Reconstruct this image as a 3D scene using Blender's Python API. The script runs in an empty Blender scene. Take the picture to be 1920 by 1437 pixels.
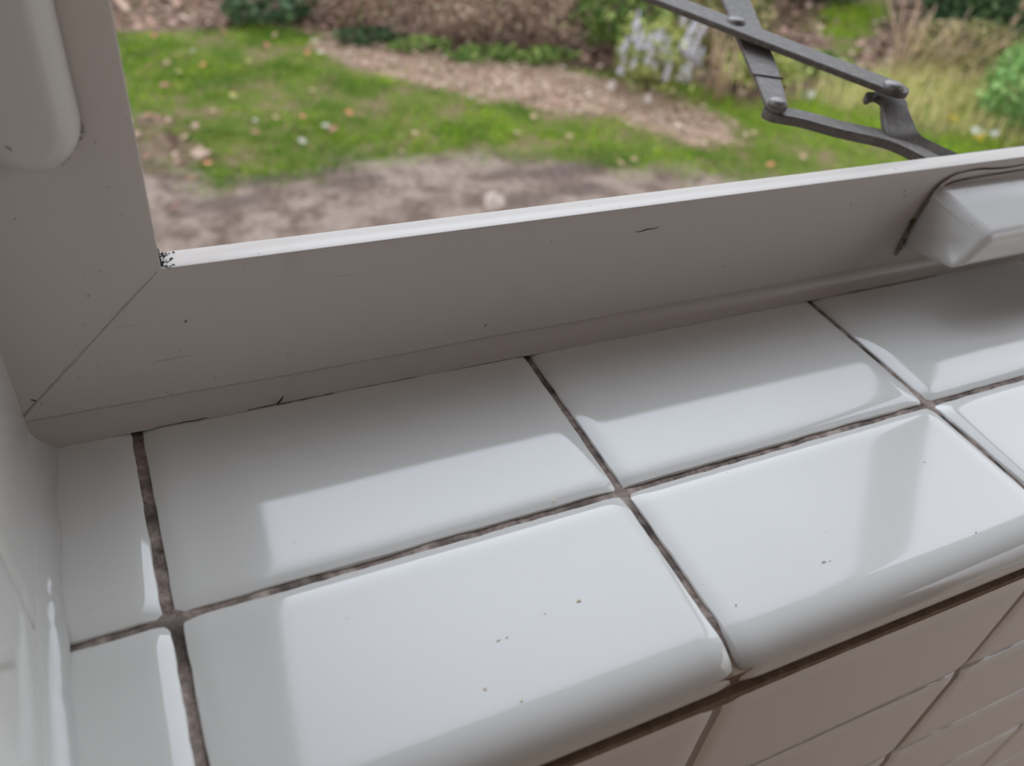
import bpy, math, random
import numpy as np
from mathutils import Vector, Matrix

S = bpy.context.scene
COL = S.collection
random.seed(7)
RNG = np.random.default_rng(11)

# ---------------------------------------------------------------- camera
FPX = 1587.4
CAM_POS = Vector((0.01007, -0.16052, 0.21805))
RIGHT = Vector((0.90504609, -0.41203923, 0.10542886))
DOWN = Vector((-0.1949769, -0.62225478, -0.75814445))
FWD = Vector((0.37798886, 0.66559948, -0.64350739))
cam_d = bpy.data.cameras.new('camera')
cam = bpy.data.objects.new('camera', cam_d)
COL.objects.link(cam)
cam_d.sensor_width = 36.0
cam_d.lens = FPX / 1920 * 36.0
cam_d.clip_start = 0.005
cam_d.clip_end = 200
M = Matrix.Identity(4)
for i in range(3):
    M[i][0], M[i][1], M[i][2], M[i][3] = RIGHT[i], -DOWN[i], -FWD[i], CAM_POS[i]
cam.matrix_world = M
cam_d.dof.use_dof = True
cam_d.dof.focus_distance = 0.315
cam_d.dof.aperture_fstop = 9.6
S.camera = cam

# ---------------------------------------------------------------- sky and exposure
S.view_settings.view_transform = 'Standard'
S.view_settings.look = 'None'
S.view_settings.gamma = 1.0
S.view_settings.use_curve_mapping = False
S.view_settings.exposure = 0.0
SKY_STRENGTH = 2.72
GLOW = 3.8                                   # the brighter, sunlit part of the cloud cover
GLOW_DIR = Vector((0.20, 0.72, 0.66)).normalized()
world = bpy.data.worlds.new('overcast_sky')
S.world = world
world.use_nodes = True
wn, wl = world.node_tree.nodes, world.node_tree.links
wn.clear()
w_out = wn.new('ShaderNodeOutputWorld')
w_bg = wn.new('ShaderNodeBackground')
w_bg2 = wn.new('ShaderNodeBackground')
w_add = wn.new('ShaderNodeAddShader')
w_tc = wn.new('ShaderNodeTexCoord')
w_sep = wn.new('ShaderNodeSeparateXYZ')
w_ramp = wn.new('ShaderNodeValToRGB')
wl.new(w_tc.outputs['Generated'], w_sep.inputs[0])
wl.new(w_sep.outputs['Z'], w_ramp.inputs[0])
els = w_ramp.color_ramp.elements
els[0].position = 0.0
els[0].color = (0.30, 0.31, 0.30, 1)
els[1].position = 1.0
els[1].color = (0.10, 0.115, 0.14, 1)
for pos, c in ((0.25, (0.62, 0.64, 0.68, 1)), (0.45, (0.92, 0.95, 1.0, 1)), (0.68, (0.84, 0.885, 1.0, 1)), (0.80, (0.50, 0.545, 0.65, 1)), (0.88, (0.20, 0.225, 0.28, 1))):
    e = els.new(pos)
    e.color = c
w_bg.inputs['Strength'].default_value = SKY_STRENGTH
wl.new(w_ramp.outputs[0], w_bg.inputs[0])
w_dot = wn.new('ShaderNodeVectorMath'); w_dot.operation = 'DOT_PRODUCT'
w_dot.inputs[1].default_value = GLOW_DIR
wl.new(w_tc.outputs['Generated'], w_dot.inputs[0])
w_map = wn.new('ShaderNodeMapRange'); w_map.interpolation_type = 'SMOOTHSTEP'
w_map.inputs['From Min'].default_value = 0.80; w_map.inputs['From Max'].default_value = 0.99
w_map.inputs['To Max'].default_value = GLOW
wl.new(w_dot.outputs['Value'], w_map.inputs['Value'])
w_bg2.inputs['Color'].default_value = (0.87, 0.91, 1.04, 1)
wl.new(w_map.outputs[0], w_bg2.inputs['Strength'])
wl.new(w_bg.outputs[0], w_add.inputs[0]); wl.new(w_bg2.outputs[0], w_add.inputs[1])
wl.new(w_add.outputs[0], w_out.inputs[0])

# ---------------------------------------------------------------- helpers
def tag(o, label=None, cat=None, group=None, kind=None):
    if label: o['label'] = label
    if cat: o['category'] = cat
    if group: o['group'] = group
    if kind: o['kind'] = kind
    return o

def empty(name, loc=(0, 0, 0), rz=0.0):
    o = bpy.data.objects.new(name, None)
    COL.objects.link(o)
    o.location = loc
    o.rotation_euler = (0, 0, rz)
    o.empty_display_size = 0.02
    return o

def mesh(name, verts, faces, mat, parent=None, smooth=True, loc=None):
    me = bpy.data.meshes.new(name)
    me.from_pydata([tuple(map(float, v)) for v in verts], [], [tuple(map(int, f)) for f in faces])
    me.validate()
    if smooth:
        me.polygons.foreach_set('use_smooth', [True] * len(me.polygons))
    for m_ in (mat if isinstance(mat, (list, tuple)) else [mat]):
        me.materials.append(m_)
    o = bpy.data.objects.new(name, me)
    COL.objects.link(o)
    if parent is not None: o.parent = parent
    if loc is not None: o.location = loc
    return o

class MB:
    """collects shapes for one mesh"""
    def __init__(self): self.v, self.f = [], []
    def add(self, v, f):
        n = len(self.v)
        self.v += [tuple(p) for p in v]
        self.f += [tuple(i + n for i in q) for q in f]
    def box(self, a, b):
        (x0, y0, z0), (x1, y1, z1) = a, b
        self.add([(x0, y0, z0), (x1, y0, z0), (x1, y1, z0), (x0, y1, z0), (x0, y0, z1), (x1, y0, z1), (x1, y1, z1), (x0, y1, z1)],
                 [(0, 3, 2, 1), (4, 5, 6, 7), (0, 1, 5, 4), (1, 2, 6, 5), (2, 3, 7, 6), (3, 0, 4, 7)])
    def tube(self, pts, radii, n=8):
        pts = [Vector(p) for p in pts]
        k = len(pts)
        if not hasattr(radii, '__len__'): radii = [radii] * k
        vs, fs = [], []
        for i, p in enumerate(pts):
            t = (pts[min(i + 1, k - 1)] - pts[max(i - 1, 0)]).normalized()
            a = t.orthogonal().normalized() if i == 0 else (a - t * a.dot(t)).normalized()
            b = t.cross(a)
            for j in range(n):
                th = 2 * math.pi * j / n
                vs.append(p + (a * math.cos(th) + b * math.sin(th)) * radii[i])
        for i in range(k - 1):
            for j in range(n):
                fs.append((i * n + j, i * n + (j + 1) % n, (i + 1) * n + (j + 1) % n, (i + 1) * n + j))
        fs.append(tuple(range(n))[::-1])
        fs.append(tuple((k - 1) * n + j for j in range(n)))
        self.add(vs, fs)
    def lathe(self, c, prof, n=28):
        """prof: (radius, z) from rim to top; axis +z"""
        vs, fs = [], []
        for r, z in prof:
            for j in range(n):
                th = 2 * math.pi * j / n
                vs.append((c[0] + r * math.cos(th), c[1] + r * math.sin(th), c[2] + z))
        k = len(prof)
        for i in range(k - 1):
            for j in range(n):
                fs.append((i * n + j, i * n + (j + 1) % n, (i + 1) * n + (j + 1) % n, (i + 1) * n + j))
        fs.append(tuple((k - 1) * n + j for j in range(n)))
        fs.append(tuple(range(n))[::-1])
        self.add(vs, fs)
    def build(self, name, mat, parent=None, smooth=False):
        return mesh(name, self.v, self.f, mat, parent, smooth)

def grid_faces(nu, nv, flip=False):
    f = []
    for i in range(nu - 1):
        for j in range(nv - 1):
            q = (i * nv + j, (i + 1) * nv + j, (i + 1) * nv + j + 1, i * nv + j + 1)
            f.append(q[::-1] if flip else q)
    return f

def vnoise(x, y, seed=0):
    """smooth value noise on numpy arrays, range -1..1"""
    x = np.asarray(x, float); y = np.asarray(y, float)
    xi, yi = np.floor(x).astype(int), np.floor(y).astype(int)
    xf, yf = x - xi, y - yi
    def h(a, b):
        n = (a * 374761393 + b * 668265263 + seed * 974634777) & 0x7fffffff
        n = ((n ^ (n >> 13)) * 1274126177) & 0x7fffffff
        return ((n ^ (n >> 16)) & 0xffff) / 32767.5 - 1.0
    u, v = xf * xf * (3 - 2 * xf), yf * yf * (3 - 2 * yf)
    return (h(xi, yi) * (1 - u) + h(xi + 1, yi) * u) * (1 - v) + (h(xi, yi + 1) * (1 - u) + h(xi + 1, yi + 1) * u) * v

def fbm(x, y, seed=0, o=4):
    s, a = 0, 1.0
    for k in range(o):
        s = s + a * vnoise(np.asarray(x) * 2 ** k, np.asarray(y) * 2 ** k, seed + k)
        a *= 0.5
    return s / 1.6

# ---------------------------------------------------------------- materials
class Mat:
    def __init__(self, name):
        self.m = bpy.data.materials.new(name)
        self.m.use_nodes = True
        self.n, self.l = self.m.node_tree.nodes, self.m.node_tree.links
        self.b = self.n['Principled BSDF']
        self.tc = self.n.new('ShaderNodeTexCoord')
    def set(self, **k):
        for a, v in k.items():
            self.b.inputs[a.replace('_', ' ')].default_value = v
        return self
    def noise(self, scale, detail=4, rough=0.55, stretch=None):
        t = self.n.new('ShaderNodeTexNoise')
        t.inputs['Scale'].default_value = scale
        t.inputs['Detail'].default_value = detail
        t.inputs['Roughness'].default_value = rough
        src = self.tc.outputs['Object']
        if stretch:
            mp = self.n.new('ShaderNodeMapping')
            mp.inputs['Scale'].default_value = stretch[0]
            mp.inputs['Rotation'].default_value = stretch[1]
            self.l.new(src, mp.inputs[0])
            src = mp.outputs[0]
        self.l.new(src, t.inputs['Vector'])
        return t.outputs['Fac']
    def ramp(self, fac, stops):
        r = self.n.new('ShaderNodeValToRGB')
        e = r.color_ramp.elements
        e[0].position, e[0].color = stops[0][0], c4(stops[0][1])
        e[1].position, e[1].color = stops[-1][0], c4(stops[-1][1])
        for p, c in stops[1:-1]:
            k = e.new(p); k.color = c4(c)
        self.l.new(fac, r.inputs[0])
        return r.outputs[0]
    def mix(self, fac, a, b):
        m = self.n.new('ShaderNodeMix')
        m.data_type = 'RGBA'
        if hasattr(fac, 'is_linked'): self.l.new(fac, m.inputs[0])
        else: m.inputs[0].default_value = fac
        for s, v in ((6, a), (7, b)):
            if hasattr(v, 'is_linked'): self.l.new(v, m.inputs[s])
            else: m.inputs[s].default_value = c4(v)
        return m.outputs[2]
    def math(self, op, a, b):
        m = self.n.new('ShaderNodeMath')
        m.operation = op
        for s, v in ((0, a), (1, b)):
            if hasattr(v, 'is_linked'): self.l.new(v, m.inputs[s])
            else: m.inputs[s].default_value = v
        return m.outputs[0]
    def attr(self, name):
        a = self.n.new('ShaderNodeAttribute')
        a.attribute_name = name
        return a.outputs['Fac']
    def island(self):
        return self.n.new('ShaderNodeNewGeometry').outputs['Random Per Island']
    def color(self, sock):
        if hasattr(sock, 'is_linked'): self.l.new(sock, self.b.inputs['Base Color'])
        else: self.b.inputs['Base Color'].default_value = c4(sock)
        return self
    def bump(self, fac, strength, dist):
        b = self.n.new('ShaderNodeBump')
        b.inputs['Strength'].default_value = strength
        b.inputs['Distance'].default_value = dist
        self.l.new(fac, b.inputs['Height'])
        self.l.new(b.outputs[0], self.b.inputs['Normal'])
        return self

def c4(c):
    if hasattr(c, '__len__'): return tuple(c) if len(c) == 4 else (*c, 1.0)
    return (c, c, c, 1.0)

def mk_tile(name, base, rough=0.07):
    t = Mat(name)
    specks = t.ramp(t.noise(420, 2, 0.4), [(0.0, 0.0), (0.755, 0.0), (0.80, 1.0)])
    stains = t.ramp(t.noise(26, 3, 0.6), [(0.0, 0.0), (0.66, 0.0), (0.82, 0.22)])
    c = t.mix(stains, base, (base[0] * 0.95, base[1] * 0.86, base[2] * 0.70))
    c = t.mix(t.math('MULTIPLY', specks, 0.35), c, (0.30, 0.26, 0.2))
    t.color(c)
    t.set(Roughness=rough, IOR=1.52)
    return t.m

GLAZE = mk_tile('white_tile_glaze', (0.655, 0.642, 0.618))
WALL_GLAZE = mk_tile('wall_tile_glaze', (0.72, 0.70, 0.67), 0.06)

REVEAL_GLAZE = mk_tile('reveal_tile_glaze', (0.62, 0.605, 0.58), 0.08)

def mk_grout(name, pale, mid, dark, mould):
    g = Mat(name)
    c = g.ramp(g.noise(210, 5, 0.65), [(0.25, dark), (0.47, mid), (0.72, pale)])
    blot = g.ramp(g.noise(42, 3, 0.6), [(0.0, 0.0), (0.46, 0.0), (0.66, mould)])
    c = g.mix(blot, c, (0.035, 0.028, 0.025))
    g.color(c).set(Roughness=0.9, IOR=1.4)
    g.bump(g.noise(900, 4, 0.7), 0.7, 0.0006)
    return g.m

GROUT = mk_grout('sill_grout', (0.52, 0.43, 0.38), (0.27, 0.21, 0.185), (0.06, 0.045, 0.04), 0.85)
WALL_GROUT = mk_grout('wall_grout', (0.30, 0.22, 0.16), (0.22, 0.155, 0.11), (0.15, 0.10, 0.075), 0.15)

p = Mat('frame_paint')
smudge = p.ramp(p.noise(34, 4, 0.6, ((1, 1, 0.45), (0, 0.4, 0))), [(0.0, 0.0), (0.60, 0.0), (0.80, 0.22)])
speck = p.ramp(p.noise(330, 2, 0.4), [(0.0, 0.0), (0.745, 0.0), (0.78, 0.8)])
scr = p.ramp(p.noise(90, 2, 0.5, ((0.25, 1, 6.0), (0, 0.12, 0))), [(0.0, 0.0), (0.735, 0.0), (0.775, 0.30)])
c = p.mix(smudge, (0.585, 0.535, 0.50), (0.38, 0.32, 0.275))
c = p.mix(p.math('MAXIMUM', speck, scr), c, (0.13, 0.10, 0.085))
p.color(c).set(Roughness=0.36, IOR=1.48)
PAINT = p.m
p = Mat('lock_plastic')
p.color(p.mix(p.ramp(p.noise(60, 3), [(0.0, 0.0), (0.62, 0.0), (0.8, 0.25)]), (0.58, 0.555, 0.53), (0.32, 0.27, 0.23))).set(Roughness=0.28, IOR=1.5)
PLASTIC = p.m
p = Mat('operator_plastic')
p.color(p.mix(p.ramp(p.noise(150, 2), [(0.0, 0.0), (0.70, 0.0), (0.76, 0.6)]), (0.78, 0.775, 0.76), (0.25, 0.2, 0.17))).set(Roughness=0.16, IOR=1.5)
OPERATOR = p.m
p = Mat('white_sealant')
p.color(p.mix(p.ramp(p.noise(40, 3, 0.6), [(0.0, 0.0), (0.6, 0.0), (0.9, 0.25)]), (0.53, 0.48, 0.445), (0.38, 0.32, 0.26))).set(Roughness=0.33, IOR=1.45)
SEALANT = p.m
p = Mat('clear_sealant')
p.color(p.mix(p.ramp(p.noise(60, 4, 0.6), [(0.0, 0.0), (0.55, 0.0), (0.85, 0.35)]), (0.60, 0.59, 0.57), (0.46, 0.44, 0.41))).set(Roughness=0.07, IOR=1.45)
p.bump(p.noise(140, 3, 0.6), 0.25, 0.0006)
BEAD = p.m
p = Mat('dirt')
p.color(p.ramp(p.noise(300, 4), [(0.3, (0.06, 0.038, 0.02)), (0.7, (0.20, 0.14, 0.085))])).set(Roughness=0.95)
DIRT = p.m
p = Mat('mould')
p.color((0.02, 0.018, 0.016)).set(Roughness=0.95)
MOULD = p.m
p = Mat('weathered_steel')
p.color(p.ramp(p.noise(260, 5, 0.65), [(0.25, (0.075, 0.062, 0.056)), (0.55, (0.122, 0.104, 0.096)), (0.80, (0.21, 0.185, 0.175))]))
p.set(Metallic=0.15, Roughness=0.55)
p.bump(p.noise(700, 3), 0.2, 0.0004)
STEEL = p.m
p = Mat('rivet_steel')
p.color(p.ramp(p.noise(300, 3), [(0.3, (0.13, 0.12, 0.115)), (0.7, (0.24, 0.225, 0.215))])).set(Metallic=0.3, Roughness=0.45)
RIVET = p.m
def plain(name, col, rough=0.8, **k):
    q = Mat(name)
    q.color(q.mix(q.noise(8, 4), tuple(x * 0.92 for x in col), tuple(min(1, x * 1.08) for x in col))).set(Roughness=rough, **k)
    return q.m
PLASTER = plain('warm_plaster', (0.52, 0.38, 0.29))
CEIL = plain('ceiling_board', (0.26, 0.19, 0.14))
FLOOR = plain('floor_tile', (0.62, 0.50, 0.40), 0.5)
BRICK = plain('outer_brick', (0.30, 0.20, 0.15))
g_ = bpy.data.materials.new('window_glass')
g_.use_nodes = True
gn, gl = g_.node_tree.nodes, g_.node_tree.links
gn.clear()
go = gn.new('ShaderNodeOutputMaterial'); gm = gn.new('ShaderNodeMixShader'); gt = gn.new('ShaderNodeBsdfTransparent')
gg = gn.new('ShaderNodeBsdfGlossy')
gt.inputs[0].default_value = (0.93, 0.95, 0.94, 1); gg.inputs['Roughness'].default_value = 0.0
gm.inputs[0].default_value = 0.06; gl.new(gt.outputs[0], gm.inputs[1]); gl.new(gg.outputs[0], gm.inputs[2]); gl.new(gm.outputs[0], go.inputs[0])
GLASS = g_

# ---------------------------------------------------------------- the room
PX = 0.152                 # tile pitch along the sill
XL, XR = -0.033, 1.850     # the two reveals
OPEN_R = 0.850             # right edge of the first opening; then the mullion and a second light
ZH = 1.02                  # underside of the lintel
YI, YO = -0.0730, 0.16     # inner and outer face of the window wall (behind its tiles)
ZF, ZC = -0.95, 1.55
RX0, RX1, RY0 = -1.3, 2.2, -2.3

w = MB()
w.box((RX0, YI, ZF), (RX1, YO, -0.0065))
w.box((RX0, YI, -0.0065), (XL - 0.004, YO, ZC))
w.box((XR + 0.004, YI, -0.0065), (RX1, YO, ZC))
w.box((XL - 0.004, YI, ZH), (XR + 0.004, YO, ZC))
w.box((RX0, -0.0756, -0.0180), (RX1, YI, -0.0134))      # the brown joint under the bullnose
wall_front = w.build('wall_front', WALL_GROUT)
wall_front.data.update()
tag(wall_front, 'tiled wall under the window sill with brown joints', 'wall', kind='structure')
w = MB(); w.box((RX0 - 0.1, RY0, ZF), (RX0, YO, ZC))
tag(w.build('wall_left', PLASTER), 'beige wall left of the window, outside the picture', 'wall', kind='structure')
w = MB()
WY0, WY1, WZ0, WZ1 = -2.1, -0.30, -0.90, 1.30     # a second window in the right wall
w.box((RX1, RY0, ZF), (RX1 + 0.12, WY0, ZC)); w.box((RX1, WY1, ZF), (RX1 + 0.12, YO, ZC))
w.box((RX1, WY0, ZF), (RX1 + 0.12, WY1, WZ0)); w.box((RX1, WY0, WZ1), (RX1 + 0.12, WY1, ZC))
tag(w.build('wall_right', PLASTER), 'beige wall with the second window, right of the sill', 'wall', kind='structure')
w = MB(); w.box((RX0 - 0.1, RY0 - 0.1, ZF), (RX1 + 0.12, RY0, ZC))
tag(w.build('wall_back', PLASTER), 'beige wall behind the viewer facing the window', 'wall', kind='structure')
w = MB(); w.box((RX0 - 0.1, RY0 - 0.1, ZF - 0.1), (RX1 + 0.12, YO, ZF))
tag(w.build('floor', FLOOR), 'beige floor below the sill', 'floor', kind='structure')
w = MB(); w.box((RX0 - 0.1, RY0 - 0.1, ZC), (RX1 + 0.12, YO, ZC + 0.1))
tag(w.build('ceiling', CEIL), 'brown boarded ceiling above the window', 'ceiling', kind='structure')
w = MB(); w.box((RX0 - 0.1, YO - 0.03, -2.25), (RX1 + 0.12, YO, ZF - 0.1))
tag(w.build('trim_2', BRICK), 'brick footing of the house outside under the window', 'plinth', kind='structure')

w = MB(); w.box((RX0 - 0.4, YO, 1.62), (RX1 + 0.5, 0.44, 1.74)); w.box((RX0 - 0.4, 0.42, 1.58), (RX1 + 0.5, 0.44, 1.74))  # unseen overhang, added to cut the high sky light off the sill
tag(w.build('trim_3', plain('sky_blocker_board', (0.20, 0.15, 0.11))), 'brown boarded eaves, unseen, added above the window to block the high sky', 'eaves', kind='structure')

# ---------------------------------------------------------------- tiles
def stations(a, b, w=0.007, step=0.003):
    L = b - a
    e = [0, 0.0004, 0.0010, 0.0018, 0.0028, 0.0040, 0.0054, w]
    n = max(2, int((L - 2 * w) / step))
    mid = list(np.linspace(w, L - w, n))[1:-1]
    s = e + mid + [L - q for q in e[::-1]]
    return np.array(s) + a

def pillow(e, w=0.007, d=0.0011):
    q = np.clip((w - e) / w, 0, 1)
    return d * q * q

def tile(mb, x0, x1, path, seed, to=lambda x, y, z: (x, y, z), back=True, front=True, left=True, right=True, tilt=0.003, d=0.0011, xstep=0.003):
    """one glazed tile: x0..x1 across, path = [(y, z), ...] from the back edge to the front edge"""
    r = random.Random(seed)
    xs = stations(x0, x1, step=xstep)
    P = np.array(path, float)
    T = np.gradient(P, axis=0)
    T /= np.linalg.norm(T, axis=1)[:, None]
    N = np.stack([T[:, 1], -T[:, 0]], 1)          # outward normal of a path that runs towards -y
    seg = np.concatenate([[0], np.cumsum(np.linalg.norm(np.diff(P, axis=0), axis=1))])
    tx, ty = r.uniform(-tilt, tilt), r.uniform(-tilt, tilt)
    xc, sc = (x0 + x1) / 2, seg[-1] / 2
    V = []
    nx, ns = len(xs), len(P)
    jx0 = 0.00022 * vnoise(seg / 0.004, np.zeros(ns), seed); jx1 = 0.00022 * vnoise(seg / 0.004, np.ones(ns) * 7, seed)
    jy0 = 0.00025 * vnoise(xs / 0.005, np.ones(nx) * 3, seed); jy1 = 0.00025 * vnoise(xs / 0.005, np.ones(nx) * 9, seed)
    for i in range(nx):
        for j in range(ns):
            h = 0.0
            ex0, ex1 = xs[i] - x0, x1 - xs[i]
            if left: h -= float(pillow(ex0, d=d))
            if right: h -= float(pillow(ex1, d=d))
            if back: h -= float(pillow(seg[j], d=d))
            if front: h -= float(pillow(seg[-1] - seg[j], d=d))
            h += tx * (xs[i] - xc) + ty * (seg[j] - sc)
            h += 0.00006 * float(vnoise(xs[i] / 0.05, seg[j] / 0.05, seed + 3))
            x = xs[i]
            if i == 0: x += jx0[j]
            if i == nx - 1: x -= jx1[j]
            y, z = P[j] + N[j] * h
            if j == 0 and back: y += jy0[i]
            if j == ns - 1 and front: z += jy1[i] * abs(T[j][1]); y += jy1[i] * abs(T[j][0])
            V.append((x, y, z))
    F = grid_faces(nx, ns, True)
    # skirt
    rim = [i * ns for i in range(nx)] + [(nx - 1) * ns + j for j in range(1, ns)] + [i * ns + ns - 1 for i in range(nx - 2, -1, -1)] + [j for j in range(ns - 2, 0, -1)]
    base = len(V)
    for k in rim:
        j = k % ns
        x, y, z = V[k]
        V.append((x, y - N[j][0] * 0.005, z - N[j][1] * 0.005))
    m = len(rim)
    for k in range(m):
        F.append((rim[k], rim[(k + 1) % m], base + (k + 1) % m, base + k))
    mb.add([to(*v) for v in V], F)

def flat_path(y0, y1):
    return [(y0 - q, 0.0) for q in (stations(0, abs(y0 - y1)))]

G = 0.0015     # half a joint
NOSE_Y, NOSE_Z = -0.0742, -0.0112
def nose_path(y0):
    L = [(y0 - q, 0.0) for q in (0, 0.0004, 0.001, 0.0018, 0.0028, 0.004, 0.0054, 0.007)]
    ya = -0.0590
    L += [(y, 0.0) for y in np.linspace(y0 - 0.007, ya, 18)[1:]]
    ry, rz = ya - NOSE_Y, -NOSE_Z
    L += [(ya - ry * math.sin(t) ** 0.88, -rz + rz * max(0.0, math.cos(t)) ** 0.88) for t in np.linspace(0, math.pi / 2, 26)[1:]]
    L += [(NOSE_Y + 0.0005, NOSE_Z - 0.0011), (NOSE_Y + 0.0028, NOSE_Z - 0.0016), (NOSE_Y + 0.006, NOSE_Z - 0.0016)]
    return L

cols = [XL + 0.001] + [k * PX for k in range(0, 13)] + [XR - 0.001]
sill = MB()
xs_ = np.concatenate([np.arange(XL - 0.003, 0.62, 0.0022), np.arange(0.62, XR + 0.01, 0.01)]); ys_ = np.arange(-0.0705, 0.099, 0.0016)
gx, gy = np.meshgrid(xs_, ys_, indexing='ij')
gz = -0.0019 + 0.0004 * fbm(gx / 0.006, gy / 0.006, 5) + 0.0003 * vnoise(gx / 0.02, gy / 0.02, 9)
q = np.clip((-0.052 - gy) / 0.018, 0, 1)
gz = gz - 0.0098 * (1 - np.sqrt(np.clip(1 - q * q, 0, 1)))
V = list(zip(gx.ravel(), gy.ravel(), gz.ravel()))
nx, ny = gx.shape
sill.add(V, grid_faces(nx, ny))
trim_1 = sill.build('trim_1', GROUT, smooth=True)
tag(trim_1, 'window sill of white glazed tiles with dirty brown grout joints', 'window sill', kind='structure')
mb = MB(); mn = MB()
for k in range(len(cols) - 1):
    a = cols[k] + (G if k else 0.0); b = cols[k + 1] - (G if k < len(cols) - 2 else 0.0)
    if k == 0: b -= 0.0006
    if b - a < 0.02: continue
    tile(mb, a, b, flat_path(0.096, G), 100 + k, left=k > 0, back=False, xstep=0.003 if k < 5 else 0.02)
    if k == 0: b += 0.0016
    if k == 1: a += 0.0014
    tile(mn, a, b, nose_path(-G), 200 + k, left=k > 0, front=False, xstep=0.003 if k < 5 else 0.02)
mb.build('sill_tiles', GLAZE, trim_1, True)
mn.build('bullnose_tiles', GLAZE, trim_1, True)

# wall tiles below the sill: rows of the same width, 78 mm high
mb = MB()
ztop = -0.0162
YT = -0.0764
WP = 0.1485             # pitch of the wall tiles
for r_ in range(12):
    z1 = ztop if r_ == 0 else -0.0877 - (r_ - 1) * 0.0743; z0 = -0.0848 if r_ == 0 else z1 - 0.0714
    for k in range(-8, 17):
        a, b = k * WP - 0.0020 + 0.0017, (k + 1) * WP - 0.0020 - 0.0017
        if b > RX1 or a < RX0: continue
        if r_ > 4 and (k < -2 or k > 7): continue
        L = z1 - z0
        tile(mb, a, b, [(-q, 0.0) for q in stations(0, L, step=0.01)], 400 + r_ * 31 + k, to=lambda x, y, z: (x, YT - z, z1 + y), tilt=0.004, d=0.0009)
for r_ in range(14):                     # and the wall left of the reveal
    z0 = -0.0162 + 0.0025 + r_ * 0.0743; z1 = z0 + 0.0718
    for k in range(-8, 0):
        a, b = k * WP - 0.0020 + 0.0014, min((k + 1) * WP - 0.0020 - 0.0014, XL - 0.0015)
        tile(mb, a, b, [(-q, 0.0) for q in stations(0, z1 - z0, step=0.02)], 900 + r_ * 31 + k, to=lambda x, y, z: (x, YT - z, z1 + y), tilt=0.004, d=0.0009, xstep=0.02)
wt = mb.build('wall_tiles', WALL_GLAZE, wall_front, True)

# glazed reveal on the left: tall tiles
mb = MB()
YJ = 0.0042
for s0, s1, sd in ((YJ + 0.0006, 0.099, 1), (YI - 0.002, YJ - 0.0006, 2)):
    for z0, z1 in ((-0.002, 0.302), (0.3045, 0.60), (0.6025, 0.90)):
        tile(mb, s0, s1, [(-q, 0.0) for q in stations(0, z1 - z0, step=0.02)], 700 + sd, to=lambda a, b, h: (XL + h, a, z1 + b), tilt=0.002, d=0.0005)
mb.build('reveal_tiles', REVEAL_GLAZE, wall_front, True)
mb = MB()
for s0, s1, sd in ((YJ + 0.0006, 0.099, 1), (YI - 0.002, YJ - 0.0006, 2)):
    tile(mb, s0, s1, [(-q, 0.0) for q in stations(0, 0.9, step=0.05)], 720 + sd, to=lambda a, b, h: (XR - h, a, 0.9 + b), tilt=0.002, d=0.0005)
mb.build('right_reveal_tiles', WALL_GLAZE, wall_front, True)

# sealant bead in the corner of sill and reveal: a lumpy concave fillet
V = []
ys = np.linspace(-0.072, 0.088, 130)
for i, y in enumerate(ys):
    rr = 0.0056 + 0.0005 * float(vnoise(y / 0.014, 0, 4)) + 0.00025 * float(vnoise(y / 0.005, 0, 6))
    wide = 1.25 + 0.12 * float(vnoise(y / 0.02, 2, 8))
    drop = 0.0 if y > -0.06 else (-0.06 - y) ** 2 * 40
    for t in np.linspace(0, 1, 16):
        th = t * math.pi / 2
        V.append((XL - 0.0004 + wide * rr * (1 - math.sin(th)), y, 0.0002 - drop + rr * (1 - math.cos(th))))
mesh('sealant_bead', V, grid_faces(len(ys), 16, False), BEAD, trim_1)

# small rust spots and crumbs on the tiles
p = Mat('rust_spot'); p.color((0.58, 0.46, 0.27)).set(Roughness=0.3); RUST = p.m
m_ = MB()
for x, y, a, b in ((0.0761, -0.0531, 0.0006, 0.0005), (0.0842, -0.0600, 0.0005, 0.0004), (0.1149, -0.0362, 0.0009, 0.0006), (0.1029, -0.0367, 0.0004, 0.0003), (0.0857, -0.0403, 0.0008, 0.0003), (0.0886, -0.0402, 0.0005, 0.0003), (0.1262, 0.0036, 0.0006, 0.0005)):
    a, b = a * 0.8, b * 0.8
    m_.add([(x + a * math.cos(t) * (1 + 0.3 * math.sin(3 * t + x * 900)), y + b * math.sin(t), 0.00018 + 0.00003) for t in np.linspace(0, 2 * math.pi, 13)[:-1]] + [(x, y, 0.00024)], [(i, (i + 1) % 12, 12) for i in range(12)])
m_.build('rust_spot', RUST, trim_1)
m_ = MB()
for x, y, l_, r_ in ((0.2000, -0.0518, 0.0018, 0.00022), (0.2026, -0.0522, 0.0012, 0.0001), (0.1612, -0.0555, 0.0006, 0.00025), (0.2725, -0.0270, 0.0013, 0.0001), (0.2640, -0.0608, 0.0004, 0.0002)):
    m_.tube([(x, y, 0.0001), (x + l_ * 0.5, y + 0.0003, 0.0003), (x + l_, y - 0.0001, 0.0001)], [r_ * 0.35, r_ * 0.6, r_ * 0.3], 6)
m_.build('crumb', MOULD, trim_1, True)

# ---------------------------------------------------------------- the window
WX, WY = 0.018, 0.088
window = empty('window_1', (WX, WY, 0), math.radians(-0.62))
tag(window, 'white painted window frame with mitred corner above the tiled sill', 'window', kind='structure')
W_OPEN = OPEN_R - WX             # opening width
ZL = 0.0600                      # ledge height
H_OPEN = ZH - 0.055 - ZL
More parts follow.
